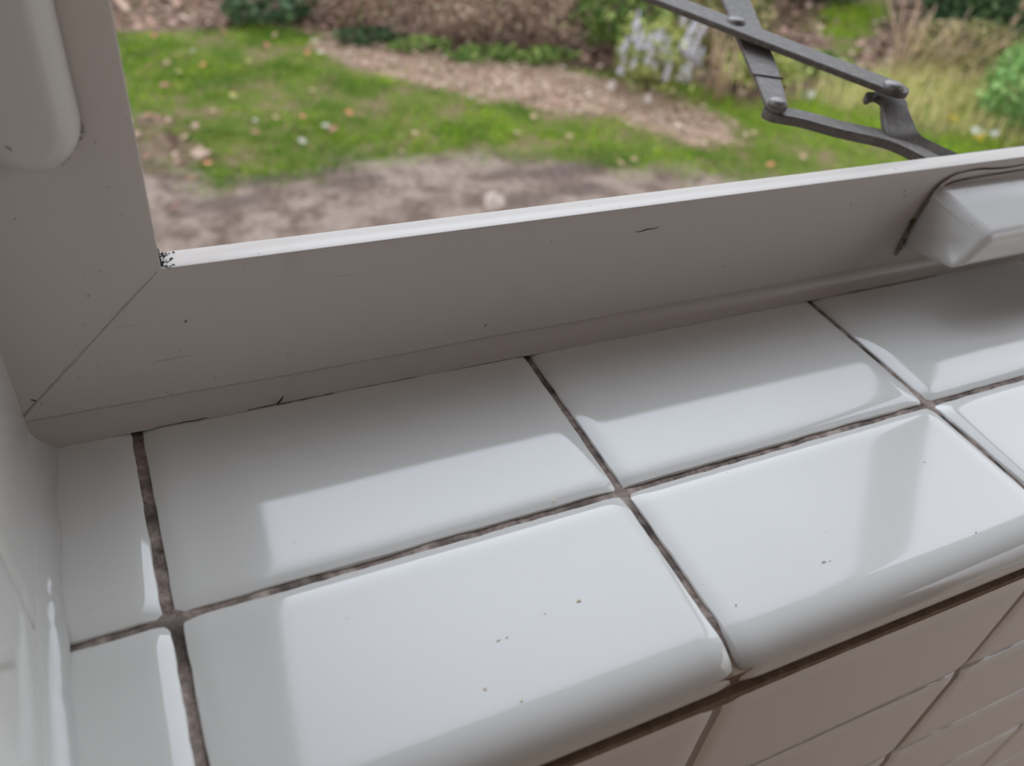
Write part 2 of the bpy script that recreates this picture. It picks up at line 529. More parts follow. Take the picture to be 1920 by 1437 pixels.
# profile (u = distance from the opening's edge, d = depth from the room face)
PROF = [(0.036, 0.0125), (0.006, 0.0116), (0.0004, 0.0102), (0.0, 0.0099), (0.0, 0.0004), (0.0001, 0.0001), (0.0005, 0.0), (0.012, 0.0002), (0.026, 0.0), (0.040, 0.0), (0.054, 0.0), (0.066, 0.0)]
def member(name, a_fn, b_fn):
    n = 26
    V = []
    for u, d in PROF:
        A, B = Vector(a_fn(u, d)), Vector(b_fn(u, d))
        for t in np.linspace(0, 1, n):
            V.append(A.lerp(B, t))
    o = mesh(name, V, grid_faces(len(PROF), n), PAINT, window, True)
    return o
gp = 0.0
member('bottom_rail', lambda u, d: (-u + gp, d, ZL - u), lambda u, d: (W_OPEN + u - gp, d, ZL - u))
member('left_jamb', lambda u, d: (-u, d, ZL + H_OPEN + u), lambda u, d: (-u, d, ZL - u + gp))
member('right_jamb', lambda u, d: (W_OPEN + u, d, ZL - u + gp), lambda u, d: (W_OPEN + u, d, ZL + H_OPEN + u))
member('head_rail', lambda u, d: (W_OPEN + u, d, ZL + H_OPEN + u), lambda u, d: (-u, d, ZL + H_OPEN + u))
m_ = MB()
W2A, W2B = W_OPEN + 0.105, XR - 0.055 - WX
m_.box((W_OPEN + 0.064, 0.0005, -0.004), (XR - WX + 0.02, 0.05, ZL))
m_.box((W_OPEN + 0.064, 0.0005, ZL), (W2A, 0.05, ZL + H_OPEN + 0.03))
m_.box((W2B, 0.0005, ZL), (XR - WX + 0.02, 0.05, ZL + H_OPEN + 0.03))
m_.box((W2A, 0.0005, ZL + H_OPEN), (W2B, 0.05, ZL + H_OPEN + 0.03))
m_.build('fixed_light_frame', PAINT, window)
m_ = MB(); m_.box((W2A - 0.004, 0.022, ZL - 0.004), (W2B + 0.004, 0.026, ZL + H_OPEN + 0.004)); m_.build('pane', GLASS, window)
# filler ridge in the mitre
m_ = MB()
pts = [(-u - 0.0001, 0.00025 + 0.0001 * math.sin(u * 900), ZL - u) for u in np.linspace(0.001, 0.0525, 24)]
m_.tube(pts, [0.0005 + 0.0001 * (i % 3 == 0) + i * 0.00002 for i in range(24)], 8)
m_.build('mitre_filler', PAINT, window, True)
# sealant along the foot of the rail
V = []
xs = np.linspace(-0.051, W_OPEN + 0.99, 500)
for x in xs:
    hh = 0.0072 + 0.0006 * float(vnoise(x / 0.04, 0, 21)); ww = 0.0076 + 0.0006 * float(vnoise(x / 0.03, 3, 22))
    for t in np.linspace(0, 1, 9):
        th = t * math.pi / 2
        V.append((x, -0.0002 - ww * (1 - math.cos(th)), 0.0002 + hh * (1 - math.sin(th))))
mesh('sealant_strip', V, grid_faces(len(xs), 9, True), SEALANT, window)
# hairline crack and grime along that joint
m_ = MB()
rr = random.Random(3)
for a, b, rad in ((0.020, 0.052, 0.00022), (-0.012, 0.006, 0.0002), (0.060, 0.085, 0.00012), (0.10, 0.133, 0.0001), (0.30, 0.37, 0.0003)):
    k = 14
    m_.tube([(a + (b - a) * i / (k - 1), -0.0077 + rr.uniform(-0.0002, 0.0002), 0.0004) for i in range(k)], [0.6 * rad * (0.4 + rr.random()) for _ in range(k)], 5)
m_.tube([(0.0305, -0.0078, 0.0004), (0.0325, -0.0064, 0.0012), (0.0335, -0.0056, 0.0022)], [0.0003, 0.0003, 0.0001], 5)
m_.build('joint_crack', MOULD, window, True)
# mould in the inner corner of the ledge
m_ = MB()
for i in range(60):
    s = abs(rr.gauss(0, 0.0019))
    x, d = 0.0003 + s, rr.uniform(0.0, 0.0098)
    if s > 0.004 and d < 0.0065: d = rr.uniform(0.0075, 0.0098)
    r0 = rr.uniform(0.00012, 0.00038)
    m_.tube([(x, d, ZL - 0.0001), (x + rr.uniform(-.0006, .0006), d + rr.uniform(-.0006, .0006), ZL + 0.0002)], [r0, r0 * 0.7], 6)
for i in range(26):
    z = ZL + abs(rr.gauss(0, 0.0022)); r0 = rr.uniform(0.00012, 0.0003)
    m_.tube([(-0.0001, rr.uniform(0.0, 0.008), z), (0.0003, rr.uniform(0.0, 0.008), z + 0.0003)], r0, 6)
m_.build('corner_mould', MOULD, window, True)
m_ = MB()
def scratch(pts, r): m_.tube([(x - WX, 0.00003, z) for x, z in pts], r, 5)
scratch([(0.1975, 0.0485), (0.200, 0.0482), (0.203, 0.0489), (0.2065, 0.0487), (0.209, 0.0494)], [0.00006, 0.00016, 0.00022, 0.00014, 0.00005])
scratch([(-0.0292, 0.0165), (-0.0275, 0.0150), (-0.0262, 0.0150)], [0.0003, 0.00018, 0.0001])
scratch([(-0.0268, 0.0152), (-0.0267, 0.0135)], [0.0002, 0.0001])
for (x, z, r_) in ((0.055, 0.017, .00016), (0.056, 0.0165, .0001), (0.0285, 0.0125, .00015), (0.029, 0.0118, .00012), (0.0435, 0.015, .00014), (0.012, 0.009, .00013), (0.0132, 0.0082, .00012), (0.083, 0.024, .0001), (0.2, 0.017, .0002), (0.118, 0.013, .00013), (-0.012, 0.036, .0001), (0.313, 0.047, .0002), (0.345, 0.05, .0002), (-.018, 0.083, .0002), (0.0, .062, .00012), (0.007, 0.104, .0001), (0.008, 0.09, .0001)):
    scratch([(x, z), (x + 0.0004, z - 0.0001)], r_)
m_.build('paint_chip', MOULD, window, True)
# the awning sash, swung out: two stiles, two rails and the pane
TH = math.radians(20)
hz = ZL + H_OPEN + 0.01
def sp(x, s, n): # s down the sash from its hinge, n outward from its face
    return (x, 0.016 + s * math.sin(TH) + n * math.cos(TH), hz - s * math.cos(TH) + n * math.sin(TH))
def sash_box(name, x0, x1, s0, s1, n0, n1, mat):
    b_ = MB(); b_.box((x0, s0, n0), (x1, s1, n1)); b_.v = [sp(*v) for v in b_.v]; b_.f = [f[::-1] for f in b_.f]
    return b_.build(name, mat, window)
SL = H_OPEN + 0.012
sash_box('sash_stile', -0.004, 0.048, 0, SL, 0, 0.036, PAINT)
sash_box('sash_stile', W_OPEN - 0.048, W_OPEN + 0.004, 0, SL, 0, 0.036, PAINT)
sash_box('sash_rail', 0.048, W_OPEN - 0.048, SL - 0.05, SL, 0, 0.036, PAINT)
sash_box('sash_rail', 0.048, W_OPEN - 0.048, 0, 0.05, 0, 0.036, PAINT)
sash_box('pane', 0.046, W_OPEN - 0.046, 0.048, SL - 0.048, 0.016, 0.019, GLASS)

# ---------------------------------------------------------------- lock on the left jamb
lock = empty('window_lock', (-0.0088, 0.088, 0.1125))
tag(lock, 'white rounded plastic lock cover on the left window jamb', 'window lock')
V = []
R0 = 0.0137; HH = 0.0125; TOP = 0.12
def lock_ring(f):
    """f 0..1 from the jamb to the crown; returns inset and height"""
    th = f * math.pi / 2
    return 0.0075 * (1 - math.cos(th)), HH * math.sin(th)
ring_n = 0
rows = []
for f in [0, .12, .25, .4, .55, .7, .85, 1.0]:
    ins, h = lock_ring(f)
    r = R0 - ins
    row = []
    for t in np.linspace(math.pi, 2 * math.pi, 33): row.append((r * math.cos(t), -h, r * math.sin(t) * 1.0))
    for zz in np.linspace(0, TOP, 14)[1:]: row.append((r, -h, zz))
    for t in np.linspace(0, math.pi, 33)[1:]: row.append((r * math.cos(t), -h, TOP + r * math.sin(t)))
    for zz in np.linspace(TOP, 0, 14)[1:-1]: row.append((-r, -h, zz))
    rows.append(row)
n = len(rows[0])
V = [p_ for r_ in rows for p_ in r_]
F = []
for i in range(len(rows) - 1):
    for j in range(n):
        F.append((i * n + j, i * n + (j + 1) % n, (i + 1) * n + (j + 1) % n, (i + 1) * n + j))
F.append(tuple((len(rows) - 1) * n + j for j in range(n)))
mesh('cover', V, F, PLASTIC, lock)
m_ = MB()
for i in range(90):
    t = rr.choice([rr.uniform(1.45, 1.75), rr.uniform(-0.5, -0.05), rr.uniform(1.0, 1.9)]) * math.pi
    r = R0 + abs(rr.gauss(0, 0.0007)); s = rr.uniform(0.00006, 0.00016)
    x, z = r * math.cos(t), r * math.sin(t) if math.sin(t) < 0 else rr.uniform(0, 0.01)
    m_.tube([(x, 0.0002, z), (x, -0.0003, z)], s, 5)
m_.build('grime', DIRT, lock, True)
m_ = MB()
m_.tube([(-0.0135 + 0.0098, -HH, -0.0035), (-0.0118 + 0.0078, -HH, -0.0026), (-0.0105 + 0.0054, -HH, -0.0018)], [0.0001, 0.0003, 0.0001], 6)
m_.build('scuff_mark', DIRT, lock, True)

# ---------------------------------------------------------------- operator housing on the bottom rail
oper = empty('window_operator', (0.425, 0.0832, 0.012))
tag(oper, 'glossy white winder cover with sloping top on the bottom window rail', 'window operator')
import bmesh
bm = bmesh.new()
hw = 0.0635
def rowpts(y, z, w_): return [bm.verts.new((-w_, y, z)), bm.verts.new((w_, y, z))]
bk0 = rowpts(0.004, 0.0030, hw); bk1 = rowpts(0.004, 0.0390, hw - 0.002)
tp = rowpts(-0.004, 0.0372, hw - 0.0035)
rd = rowpts(-0.0318, 0.0285, hw - 0.0125)
ft = rowpts(-0.0318, 0.0120, hw + 0.0035)
rings = [bk0, bk1, tp, rd, ft]
for a, b in zip(rings, rings[1:] + rings[:1]):
    bm.faces.new((a[0], a[1], b[1], b[0]))
bm.faces.new([r_[0] for r_ in rings][::-1]); bm.faces.new([r_[1] for r_ in rings])
bmesh.ops.recalc_face_normals(bm, faces=bm.faces)
me = bpy.data.meshes.new('housing'); bm.to_mesh(me); bm.free()
me.materials.append(OPERATOR)
ho = bpy.data.objects.new('housing', me); COL.objects.link(ho); ho.parent = oper
bv = ho.modifiers.new('bevel', 'BEVEL'); bv.width = 0.0042; bv.segments = 5; bv.limit_method = 'ANGLE'; bv.angle_limit = math.radians(12)
me.polygons.foreach_set('use_smooth', [True] * len(me.polygons))
# bead of old sealant round its back edge, with brown dirt lines
def outline(off, wob, seed):
    pts = []
    key = [(-hw - 0.002, 0.001), (-hw - 0.0025, 0.012), (-hw + 0.0, 0.026), (-hw + 0.004, 0.0355), (-hw + 0.012, 0.0395), (-hw + 0.03, 0.0402), (-hw + 0.06, 0.0405), (hw, 0.041)]
    for a, b in zip(key, key[1:]):
        for t in np.linspace(0, 1, 7)[:-1]:
            x, z = a[0] + (b[0] - a[0]) * t, a[1] + (b[1] - a[1]) * t
            up = min(1, max(0, (z - 0.018) / 0.02))
            pts.append((x - off * (1 - up) * 0.4, 0.0002, z + off * up + wob * float(vnoise(x / 0.018, z / 0.02, seed)) * up))
    for _ in range(3):
        pts = [pts[0]] + [tuple((pts[i - 1][k] + 2 * pts[i][k] + pts[i + 1][k]) / 4 for k in range(3)) for i in range(1, len(pts) - 1)] + [pts[-1]]
    return pts
m_ = MB()
for off, wob, sd in ((0.0, 0.0002, 1), (0.0034, 0.0014, 2)):
    o_ = outline(off, wob, sd)
    m_.tube(o_, [0.00024 + 0.00018 * abs(float(vnoise(i / 3, 0, sd))) for i in range(len(o_))], 6)
for i in range(40):
    a = rr.random()
    x, z = -hw - 0.0025 + rr.gauss(0, 0.0005), 0.004 + 0.018 * a
    m_.tube([(x, 0.001, z), (x + 0.0004, -0.0006, z + 0.0003)], rr.uniform(0.0001, 0.00045), 6)
m_.build('dirt_line', DIRT, oper, True)
V = []
o1, o2 = outline(0.0, 0.0002, 1), outline(0.0034, 0.0014, 2)
for a, b in zip(o1, o2):
    for t in np.linspace(0, 1, 5):
        V.append((a[0] + (b[0] - a[0]) * t, 0.0010 - 0.0012 * math.sin(math.pi * t), a[2] + (b[2] - a[2]) * t))
mesh('sealant_bead', V, grid_faces(len(o1), 5), SEALANT, oper)
m_ = MB()
for x, y, z in ((-0.0585, 0.0, 0.0285), (-0.0575, -0.001, 0.0262), (-0.0572, -0.0008, 0.0288)):
    m_.tube([(x, y, z), (x - 0.0008, y - 0.0004, z)], 0.0004, 6)
m_.build('dirt_spot', MOULD, oper, True)

# ---------------------------------------------------------------- scissor linkage outside
link = empty('scissor_linkage', (0.355, 0.13, 0.07))
tag(link, 'weathered grey steel scissor arms of the window opener outside the ledge', 'window opener arms')
def to_l(p_): return Vector(p_) - Vector((0.355, 0.13, 0.07))
def bar(name, pts, widths, th, parent, round0=True, round1=True, bevel=0.0006):
    P = [to_l(p_) for p_ in pts]
    # resample with a smooth curve
    fine, W_ = [], []
    k = len(P)
    for i in range(k - 1):
        p0, p1, p2, p3 = P[max(i - 1, 0)], P[i], P[i + 1], P[min(i + 2, k - 1)]
        for t in np.linspace(0, 1, 10)[:-1]:
            t = float(t)
            fine.append(0.5 * ((2 * p1) + (p2 - p0) * t + (2 * p0 - 5 * p1 + 4 * p2 - p3) * t * t + (3 * p1 - p0 - 3 * p2 + p3) * t ** 3))
            W_.append(widths[i] + (widths[i + 1] - widths[i]) * t)
    fine.append(P[-1]); W_.append(widths[-1])
    st = []
    n = len(fine)
    tang = [(fine[min(i + 1, n - 1)] - fine[max(i - 1, 0)]).normalized() for i in range(n)]
    if round0:
        r = W_[0] / 2
        for a in np.linspace(math.pi / 2, 0.12, 9): st.append((fine[0] - tang[0] * r * math.sin(a), tang[0], max(0.0004, r * math.cos(a))))
    for i in range(n): st.append((fine[i], tang[i], W_[i] / 2))
    if round1:
        r = W_[-1] / 2
        for a in np.linspace(0.12, math.pi / 2, 9): st.append((fine[-1] + tang[-1] * r * math.sin(a), tang[-1], max(0.0004, r * math.cos(a))))
    V, F = [], []
    for c_, t, hwid in st:
        s = Vector((t.y, -t.x, 0)).normalized()
        u = s.cross(t).normalized()
        if u.z < 0: u = -u
        b_ = min(bevel, hwid * 0.5)
        for q, h in ((hwid - b_, th / 2), (hwid, th / 2 - bevel), (hwid, -th / 2 + bevel), (hwid - b_, -th / 2), (-hwid + b_, -th / 2), (-hwid, -th / 2 + bevel), (-hwid, th / 2 - bevel), (-hwid + b_, th / 2)):
            V.append(c_ + s * q + u * h)
    m = len(st)
    for i in range(m - 1):
        for j in range(8):
            F.append((i * 8 + j, i * 8 + (j + 1) % 8, (i + 1) * 8 + (j + 1) % 8, (i + 1) * 8 + j))
    F.append(tuple(range(8))[::-1]); F.append(tuple((m - 1) * 8 + j for j in range(8)))
    return mesh(name, V, F, STEEL, parent, False)
def rivet(p_, r, h, parent):
    b_ = MB()
    b_.lathe(to_l(p_), [(r, 0), (r, 0.0005), (r * 0.97, h * 0.45), (r * 0.85, h * 0.75), (r * 0.6, h * 0.93), (r * 0.25, h)])
    return b_.build('rivet', RIVET, parent, True)
A0, A1 = Vector((0.3703, 0.1344, 0.0775)), Vector((0.2966, 0.2562, 0.0880))
def on1(t): return tuple(A0.lerp(A1, t))
b1 = bar('arm', [on1(0.0), on1(0.45), on1(1.0), on1(1.75), on1(2.36)], [0.0165, 0.0180, 0.0190, 0.0190, 0.0170], 0.0032, link)
rivet((0.3687, 0.1327, 0.0788), 0.0052, 0.0028, b1)
rivet((0.3280, 0.2125, 0.0852), 0.0050, 0.0026, b1)
rivet((on1(2.36)[0], on1(2.36)[1], on1(2.36)[2]), 0.0045, 0.012, b1)
b2 = bar('arm', [(0.4420, 0.4260, 0.0990), (0.4080, 0.3560, 0.0905), (0.3654, 0.2678, 0.0840), (0.3445, 0.2230, 0.0793), (0.3215, 0.1765, 0.0757), (0.3133, 0.1599, 0.0742), (0.3021, 0.1385, 0.0722)],
         [0.0165, 0.0165, 0.0175, 0.0170, 0.0150, 0.0130, 0.0108], 0.0030, link)
rivet((0.4420, 0.4260, 0.0995), 0.0045, 0.014, b2)
rivet((0.3006, 0.1362, 0.0736), 0.0046, 0.0028, b2)
m_ = MB()
e0, e1 = to_l((0.3075, 0.1665, 0.0761)), to_l((0.3208, 0.1585, 0.0761))
m_.tube([e0, e0.lerp(e1, .5), e1], 0.0006, 6)
m_.build('crease', STEEL, b2, True)
b3 = bar('arm', [(0.3030, 0.1385, 0.0675), (0.3156, 0.1325, 0.0667), (0.3305, 0.1220, 0.0650), (0.3550, 0.1130, 0.0612), (0.3718, 0.1024, 0.0560), (0.3880, 0.0945, 0.0500)],
         [0.0118, 0.0125, 0.0130, 0.0145, 0.016, 0.016], 0.0044, link)
PL4 = [(0.3668, 0.1346, 0.0722), (0.3615, 0.1264, 0.0694), (0.3568, 0.1181, 0.066), (0.3554, 0.1117, 0.0632), (0.3625, 0.1088, 0.0592), (0.3701, 0.1041, 0.0545), (0.3777, 0.099, 0.049)]
PR4 = [(0.382, 0.134, 0.0722), (0.3783, 0.1254, 0.0694), (0.3763, 0.1181, 0.066), (0.3755, 0.1114, 0.0632), (0.3846, 0.1098, 0.0592), (0.3985, 0.1041, 0.0545), (0.4121, 0.0974, 0.049)]
def ribbon(name, L_, R_, th, parent):
    """a bent flat bar given by its two edges"""
    L_, R_ = [to_l(q) for q in L_], [to_l(q) for q in R_]
    def fine(P):
        out = []
        for i in range(len(P) - 1):
            p0, p1, p2, p3 = P[max(i - 1, 0)], P[i], P[i + 1], P[min(i + 2, len(P) - 1)]
            for k in range(6):
                t = k / 6
                out.append(0.5 * ((2 * p1) + (p2 - p0) * t + (2 * p0 - 5 * p1 + 4 * p2 - p3) * t * t + (3 * p1 - p0 - 3 * p2 + p3) * t ** 3))
        return out + [P[-1]]
    L_, R_ = fine(L_), fine(R_)
    V, n = [], len(L_)
    for i in range(n):
        t = ((L_[min(i + 1, n - 1)] + R_[min(i + 1, n - 1)]) - (L_[max(i - 1, 0)] + R_[max(i - 1, 0)])).normalized()
        a_ = (R_[i] - L_[i]).normalized()
        u = a_.cross(t).normalized()
        if u.z < 0: u = -u
        b_ = 0.0006
        V += [L_[i] + a_ * b_, R_[i] - a_ * b_, R_[i] - u * b_, R_[i] - u * (th - b_), R_[i] - a_ * b_ - u * th, L_[i] + a_ * b_ - u * th, L_[i] - u * (th - b_), L_[i] - u * b_]
    F = [(i * 8 + j, i * 8 + (j + 1) % 8, (i + 1) * 8 + (j + 1) % 8, (i + 1) * 8 + j) for i in range(n - 1) for j in range(8)]
    F.append(tuple(range(8))[::-1]); F.append(tuple((n - 1) * 8 + j for j in range(8)))
    return mesh(name, V, F, STEEL, parent, False)
b4 = ribbon('arm', [(0.3625, 0.1420, 0.0732)] + PL4, [(0.3790, 0.1405, 0.0732)] + PR4, 0.0038, link)
m_ = MB()
m_.tube([to_l((0.3660, 0.1385, 0.0716)), to_l((0.3590, 0.1372, 0.0712)), to_l((0.3572, 0.1352, 0.0708))], [0.0016, 0.0020, 0.0012], 8)
m_.build('stop_lug', STEEL, b4, True)
m_ = MB(); m_.box(tuple(to_l((0.372, 0.0998, 0.036))), tuple(to_l((0.47, 0.112, 0.0490)))); m_.build('base_plate', STEEL, link)


# ---------------------------------------------------------------- the garden
GZ = -2.2
def seg_inside(x, y, poly):
    """signed distance to a polygon, positive inside (numpy)"""
    x = np.asarray(x, float); y = np.asarray(y, float)
    ins = np.zeros(x.shape, bool); dist = np.full(x.shape, 1e9)
    n = len(poly)
    for i in range(n):
        ax, ay = poly[i]; bx, by = poly[(i + 1) % n]
        c_ = ((ay > y) != (by > y)) & (x < (bx - ax) * (y - ay) / (by - ay + 1e-12) + ax)
        ins ^= c_
        t = np.clip(((x - ax) * (bx - ax) + (y - ay) * (by - ay)) / ((bx - ax) ** 2 + (by - ay) ** 2), 0, 1)
        dist = np.minimum(dist, np.hypot(x - ax - t * (bx - ax), y - ay - t * (by - ay)))
    return np.where(ins, dist, -dist)
def sst(a, b, x):
    t = np.clip((x - a) / (b - a), 0, 1)
    return t * t * (3 - 2 * t)
SOIL = [(-3, 0.2), (-3, 5.6), (0.05, 5.45), (0.22, 4.75), (0.50, 4.36), (1.0, 4.42), (1.33, 4.57), (2.05, 4.52), (2.49, 4.33), (3.2, 4.02), (3.55, 3.88), (4.2, 3.6), (6, 2.6), (9, 0.2)]
STRAW = [(1.60, 6.45), (1.90, 5.92), (2.50, 5.30), (2.90, 5.10), (3.32, 4.85), (3.74, 4.32), (4.10, 4.25), (4.30, 4.62), (4.15, 5.0), (4.05, 5.30), (3.60, 5.56), (3.20, 5.85), (2.42, 6.20), (1.80, 6.65)]
TOPLIT = [(-3, 7.1), (0.3, 6.95), (0.8, 6.98), (1.25, 7.12), (1.55, 6.9), (1.85, 6.65), (2.5, 6.2), (3.3, 5.85), (3.8, 5.6), (4.2, 5.35), (4.6, 4.95), (5.0, 4.85), (5.6, 5.0), (6.2, 5.2), (7, 5.5), (14, 9), (14, 16), (-3, 16)]
LUSH2 = [(6.1, 5.6), (6.9, 5.9), (7.9, 6.6), (8.6, 7.4), (7.6, 7.2), (6.6, 6.5)]
DRY = [(5.1, 4.90), (5.7, 4.40), (6.1, 3.95), (6.5, 3.45), (8.5, 3.0), (9, 5.2), (6.6, 5.2), (5.6, 5.0)]
def masks(x, y):
    wx = x + 0.10 * fbm(x / 0.5, y / 0.5, 31); wy = y + 0.10 * fbm(x / 0.5, y / 0.5, 41)
    soil = sst(-0.22, 0.16, seg_inside(wx, wy, SOIL) + 0.13 * fbm(x / 0.14, y / 0.14, 3))
    bare = sst(0.0, 0.18, 0.40 - np.hypot((wx - 0.25) / 1.0, (wy - 4.85) / 1.5) + 0.30 * fbm(x / 0.17, y / 0.13, 8))
    straw = sst(-0.08, 0.10, seg_inside(wx, wy, STRAW) + 0.05 * fbm(x / 0.12, y / 0.12, 5))
    litter = sst(-0.10, 0.12, seg_inside(wx, wy, TOPLIT) + 0.05 * fbm(x / 0.12, y / 0.12, 6))
    lush = sst(-0.1, 0.2, seg_inside(wx, wy, LUSH2))
    dry = 0.8 * sst(-0.15, 0.25, seg_inside(wx, wy, DRY))
    litter = np.maximum(litter * (1 - lush), 0.85 * bare * (1 - soil))
    return soil, straw, litter, dry
# ground
gx_, gy_ = np.meshgrid(np.concatenate([np.arange(-18, -2, 0.5), np.arange(-2, 9, 0.03), np.arange(9, 26, 0.5)]), np.concatenate([np.arange(0.2, 3.4, 0.1), np.arange(3.4, 7.4, 0.03), np.arange(7.4, 26, 0.5)]), indexing='ij')
gz_ = 0.025 * fbm(gx_ / 0.8, gy_ / 0.8, 12) + 0.012 * fbm(gx_ / 0.16, gy_ / 0.16, 13)
soil, straw, litter, dry = masks(gx_, gy_)
gr = Mat('garden_soil')
n1, n2 = gr.noise(3.2, 6, 0.65), gr.noise(22, 6, 0.7)
grass_c = gr.ramp(n1, [(0.32, (0.065, 0.11, 0.014)), (0.48, (0.12, 0.145, 0.028)), (0.62, (0.19, 0.145, 0.075))])
soil_c = gr.mix(gr.ramp(gr.noise(4.2, 5, 0.68), [(0.42, 0.0), (0.56, 1.0)]), gr.ramp(n2, [(0.25, (0.075, 0.053, 0.041)), (0.5, (0.15, 0.109, 0.084)), (0.75, (0.25, 0.19, 0.148))]), gr.ramp(n2, [(0.25, (0.17, 0.128, 0.098)), (0.5, (0.275, 0.215, 0.17)), (0.75, (0.42, 0.34, 0.275))]))
straw_c = gr.ramp(n2, [(0.25, (0.24, 0.15, 0.10)), (0.5, (0.35, 0.235, 0.165)), (0.72, (0.52, 0.39, 0.29))])
lit_c = gr.ramp(n2, [(0.3, (0.08, 0.05, 0.035)), (0.55, (0.21, 0.135, 0.10)), (0.75, (0.36, 0.25, 0.19))])
c = gr.mix(gr.attr('dry'), grass_c, (0.28, 0.24, 0.11))
c = gr.mix(gr.attr('litter'), c, lit_c)
c = gr.mix(gr.attr('straw'), c, straw_c)
c = gr.mix(gr.attr('soil'), c, soil_c)
damp = gr.attr('damp')
c = gr.mix(damp, c, gr.ramp(n2, [(0.3, (0.085, 0.062, 0.052)), (0.7, (0.17, 0.125, 0.105))]))
gr.color(c).set(Roughness=0.95)
gr.b.inputs['Specular IOR Level'].default_value = 0.08
gr.bump(n2, 0.8, 0.03)
ground = mesh('ground', list(zip(gx_.ravel(), gy_.ravel(), (GZ + gz_).ravel())), grid_faces(*gx_.shape), gr.m)
damp_ = np.zeros_like(gx_)
for dx_, dy_, rx_, ry_ in ((2.62, 4.16, 0.30, 0.10), (2.28, 4.20, 0.16, 0.08), (2.22, 3.86, 0.20, 0.10), (2.62, 3.90, 0.22, 0.09), (1.30, 4.30, 0.20, 0.08), (0.55, 4.22, 0.25, 0.07), (0.95, 4.46, 0.45, 0.07)):
    damp_ = np.maximum(damp_, sst(1.25, 0.55, np.hypot((gx_ - dx_ + 0.06 * fbm(gx_ / 0.12, gy_ / 0.12, 71)) / rx_, (gy_ - dy_) / ry_) + 0.3 * fbm(gx_ / 0.09, gy_ / 0.09, 72)))
for nm, a in (('damp', 0.85 * damp_), ('soil', soil), ('straw', straw), ('litter', litter), ('dry', dry)):
    ground.data.attributes.new(nm, 'FLOAT', 'POINT').data.foreach_set('value', a.ravel().astype(np.float32))
tag(ground, 'garden ground of bare pale soil, lawn and leaf litter outside the window', 'ground', kind='structure')
def gh(x, y): return GZ + float(0.025 * fbm(x / 0.8, y / 0.8, 12) + 0.012 * fbm(x / 0.16, y / 0.16, 13))
def ghv(x, y): return GZ + 0.025 * fbm(x / 0.8, y / 0.8, 12) + 0.012 * fbm(x / 0.16, y / 0.16, 13)

def leaf_mat(name, stops, rough=0.6, trans=0.25):
    q = Mat(name)
    q.color(q.ramp(q.island(), stops)).set(Roughness=rough)
    q.b.inputs['Specular IOR Level'].default_value = 0.1
    return q.m
def flakes(name, X, Y, Z, size, tilt, mat, parent=None, long=1.6, bend=0.25, loc=None):
    """loose folded leaves: two triangles each; X, Y, Z, size are arrays"""
    n = len(X)
    yaw = RNG.uniform(0, 2 * np.pi, n); pit = RNG.normal(0, tilt, n); rol = RNG.normal(0, tilt, n)
    def rot(v):
        x, y, z = v
        x, z = x * np.cos(pit) + z * np.sin(pit), -x * np.sin(pit) + z * np.cos(pit)
        y, z = y * np.cos(rol) - z * np.sin(rol), y * np.sin(rol) + z * np.cos(rol)
        return np.stack([X + x * np.cos(yaw) - y * np.sin(yaw), Y + x * np.sin(yaw) + y * np.cos(yaw), Z + z], 1)
    L, W_ = size * long / 2, size / 2
    P = np.stack([rot((-L, 0 * L, 0 * L)), rot((0 * L, W_, bend * W_)), rot((L, 0 * L, 0 * L)), rot((0 * L, -W_, bend * W_))], 1)
    V = P.reshape(-1, 3)
    b = np.arange(n) * 4
    F = np.concatenate([np.stack([b, b + 2, b + 1], 1), np.stack([b, b + 3, b + 2], 1)])
    me = bpy.data.meshes.new(name)
    me.vertices.add(len(V)); me.vertices.foreach_set('co', V.ravel())
    me.loops.add(F.size); me.loops.foreach_set('vertex_index', F.ravel())
    me.polygons.add(len(F)); me.polygons.foreach_set('loop_start', np.arange(len(F)) * 3)
    me.update(); me.validate()
    me.materials.append(mat)
    o = bpy.data.objects.new(name, me); COL.objects.link(o)
    if parent is not None: o.parent = parent
    return o
def blades(name, X, Y, Z, h, wid, lean, mat, parent=None):
    n = len(X)
    yaw = RNG.uniform(0, 2 * np.pi, n); ld = RNG.uniform(0, 2 * np.pi, n); la = np.abs(RNG.normal(0, lean, n)) * h
    dx, dy = np.cos(yaw) * wid / 2, np.sin(yaw) * wid / 2
    lx, ly = np.cos(ld) * la, np.sin(ld) * la
    P = np.stack([np.stack([X - dx, Y - dy, Z], 1), np.stack([X + dx, Y + dy, Z], 1),
                  np.stack([X + dx * .7 + lx * .35, Y + dy * .7 + ly * .35, Z + h * .6], 1), np.stack([X - dx * .7 + lx * .35, Y - dy * .7 + ly * .35, Z + h * .6], 1),
                  np.stack([X + lx, Y + ly, Z + np.maximum(h * .25, h - la * .35)], 1)], 1)
    V = P.reshape(-1, 3); b = np.arange(n) * 5
    F = np.concatenate([np.stack([b, b + 1, b + 2], 1), np.stack([b, b + 2, b + 3], 1), np.stack([b + 3, b + 2, b + 4], 1)])
    me = bpy.data.meshes.new(name)
    me.vertices.add(len(V)); me.vertices.foreach_set('co', V.ravel())
    me.loops.add(F.size); me.loops.foreach_set('vertex_index', F.ravel())
    me.polygons.add(len(F)); me.polygons.foreach_set('loop_start', np.arange(len(F)) * 3)
    me.update(); me.validate()
    me.materials.append(mat)
    o = bpy.data.objects.new(name, me); COL.objects.link(o)
    if parent is not None: o.parent = parent
    return o

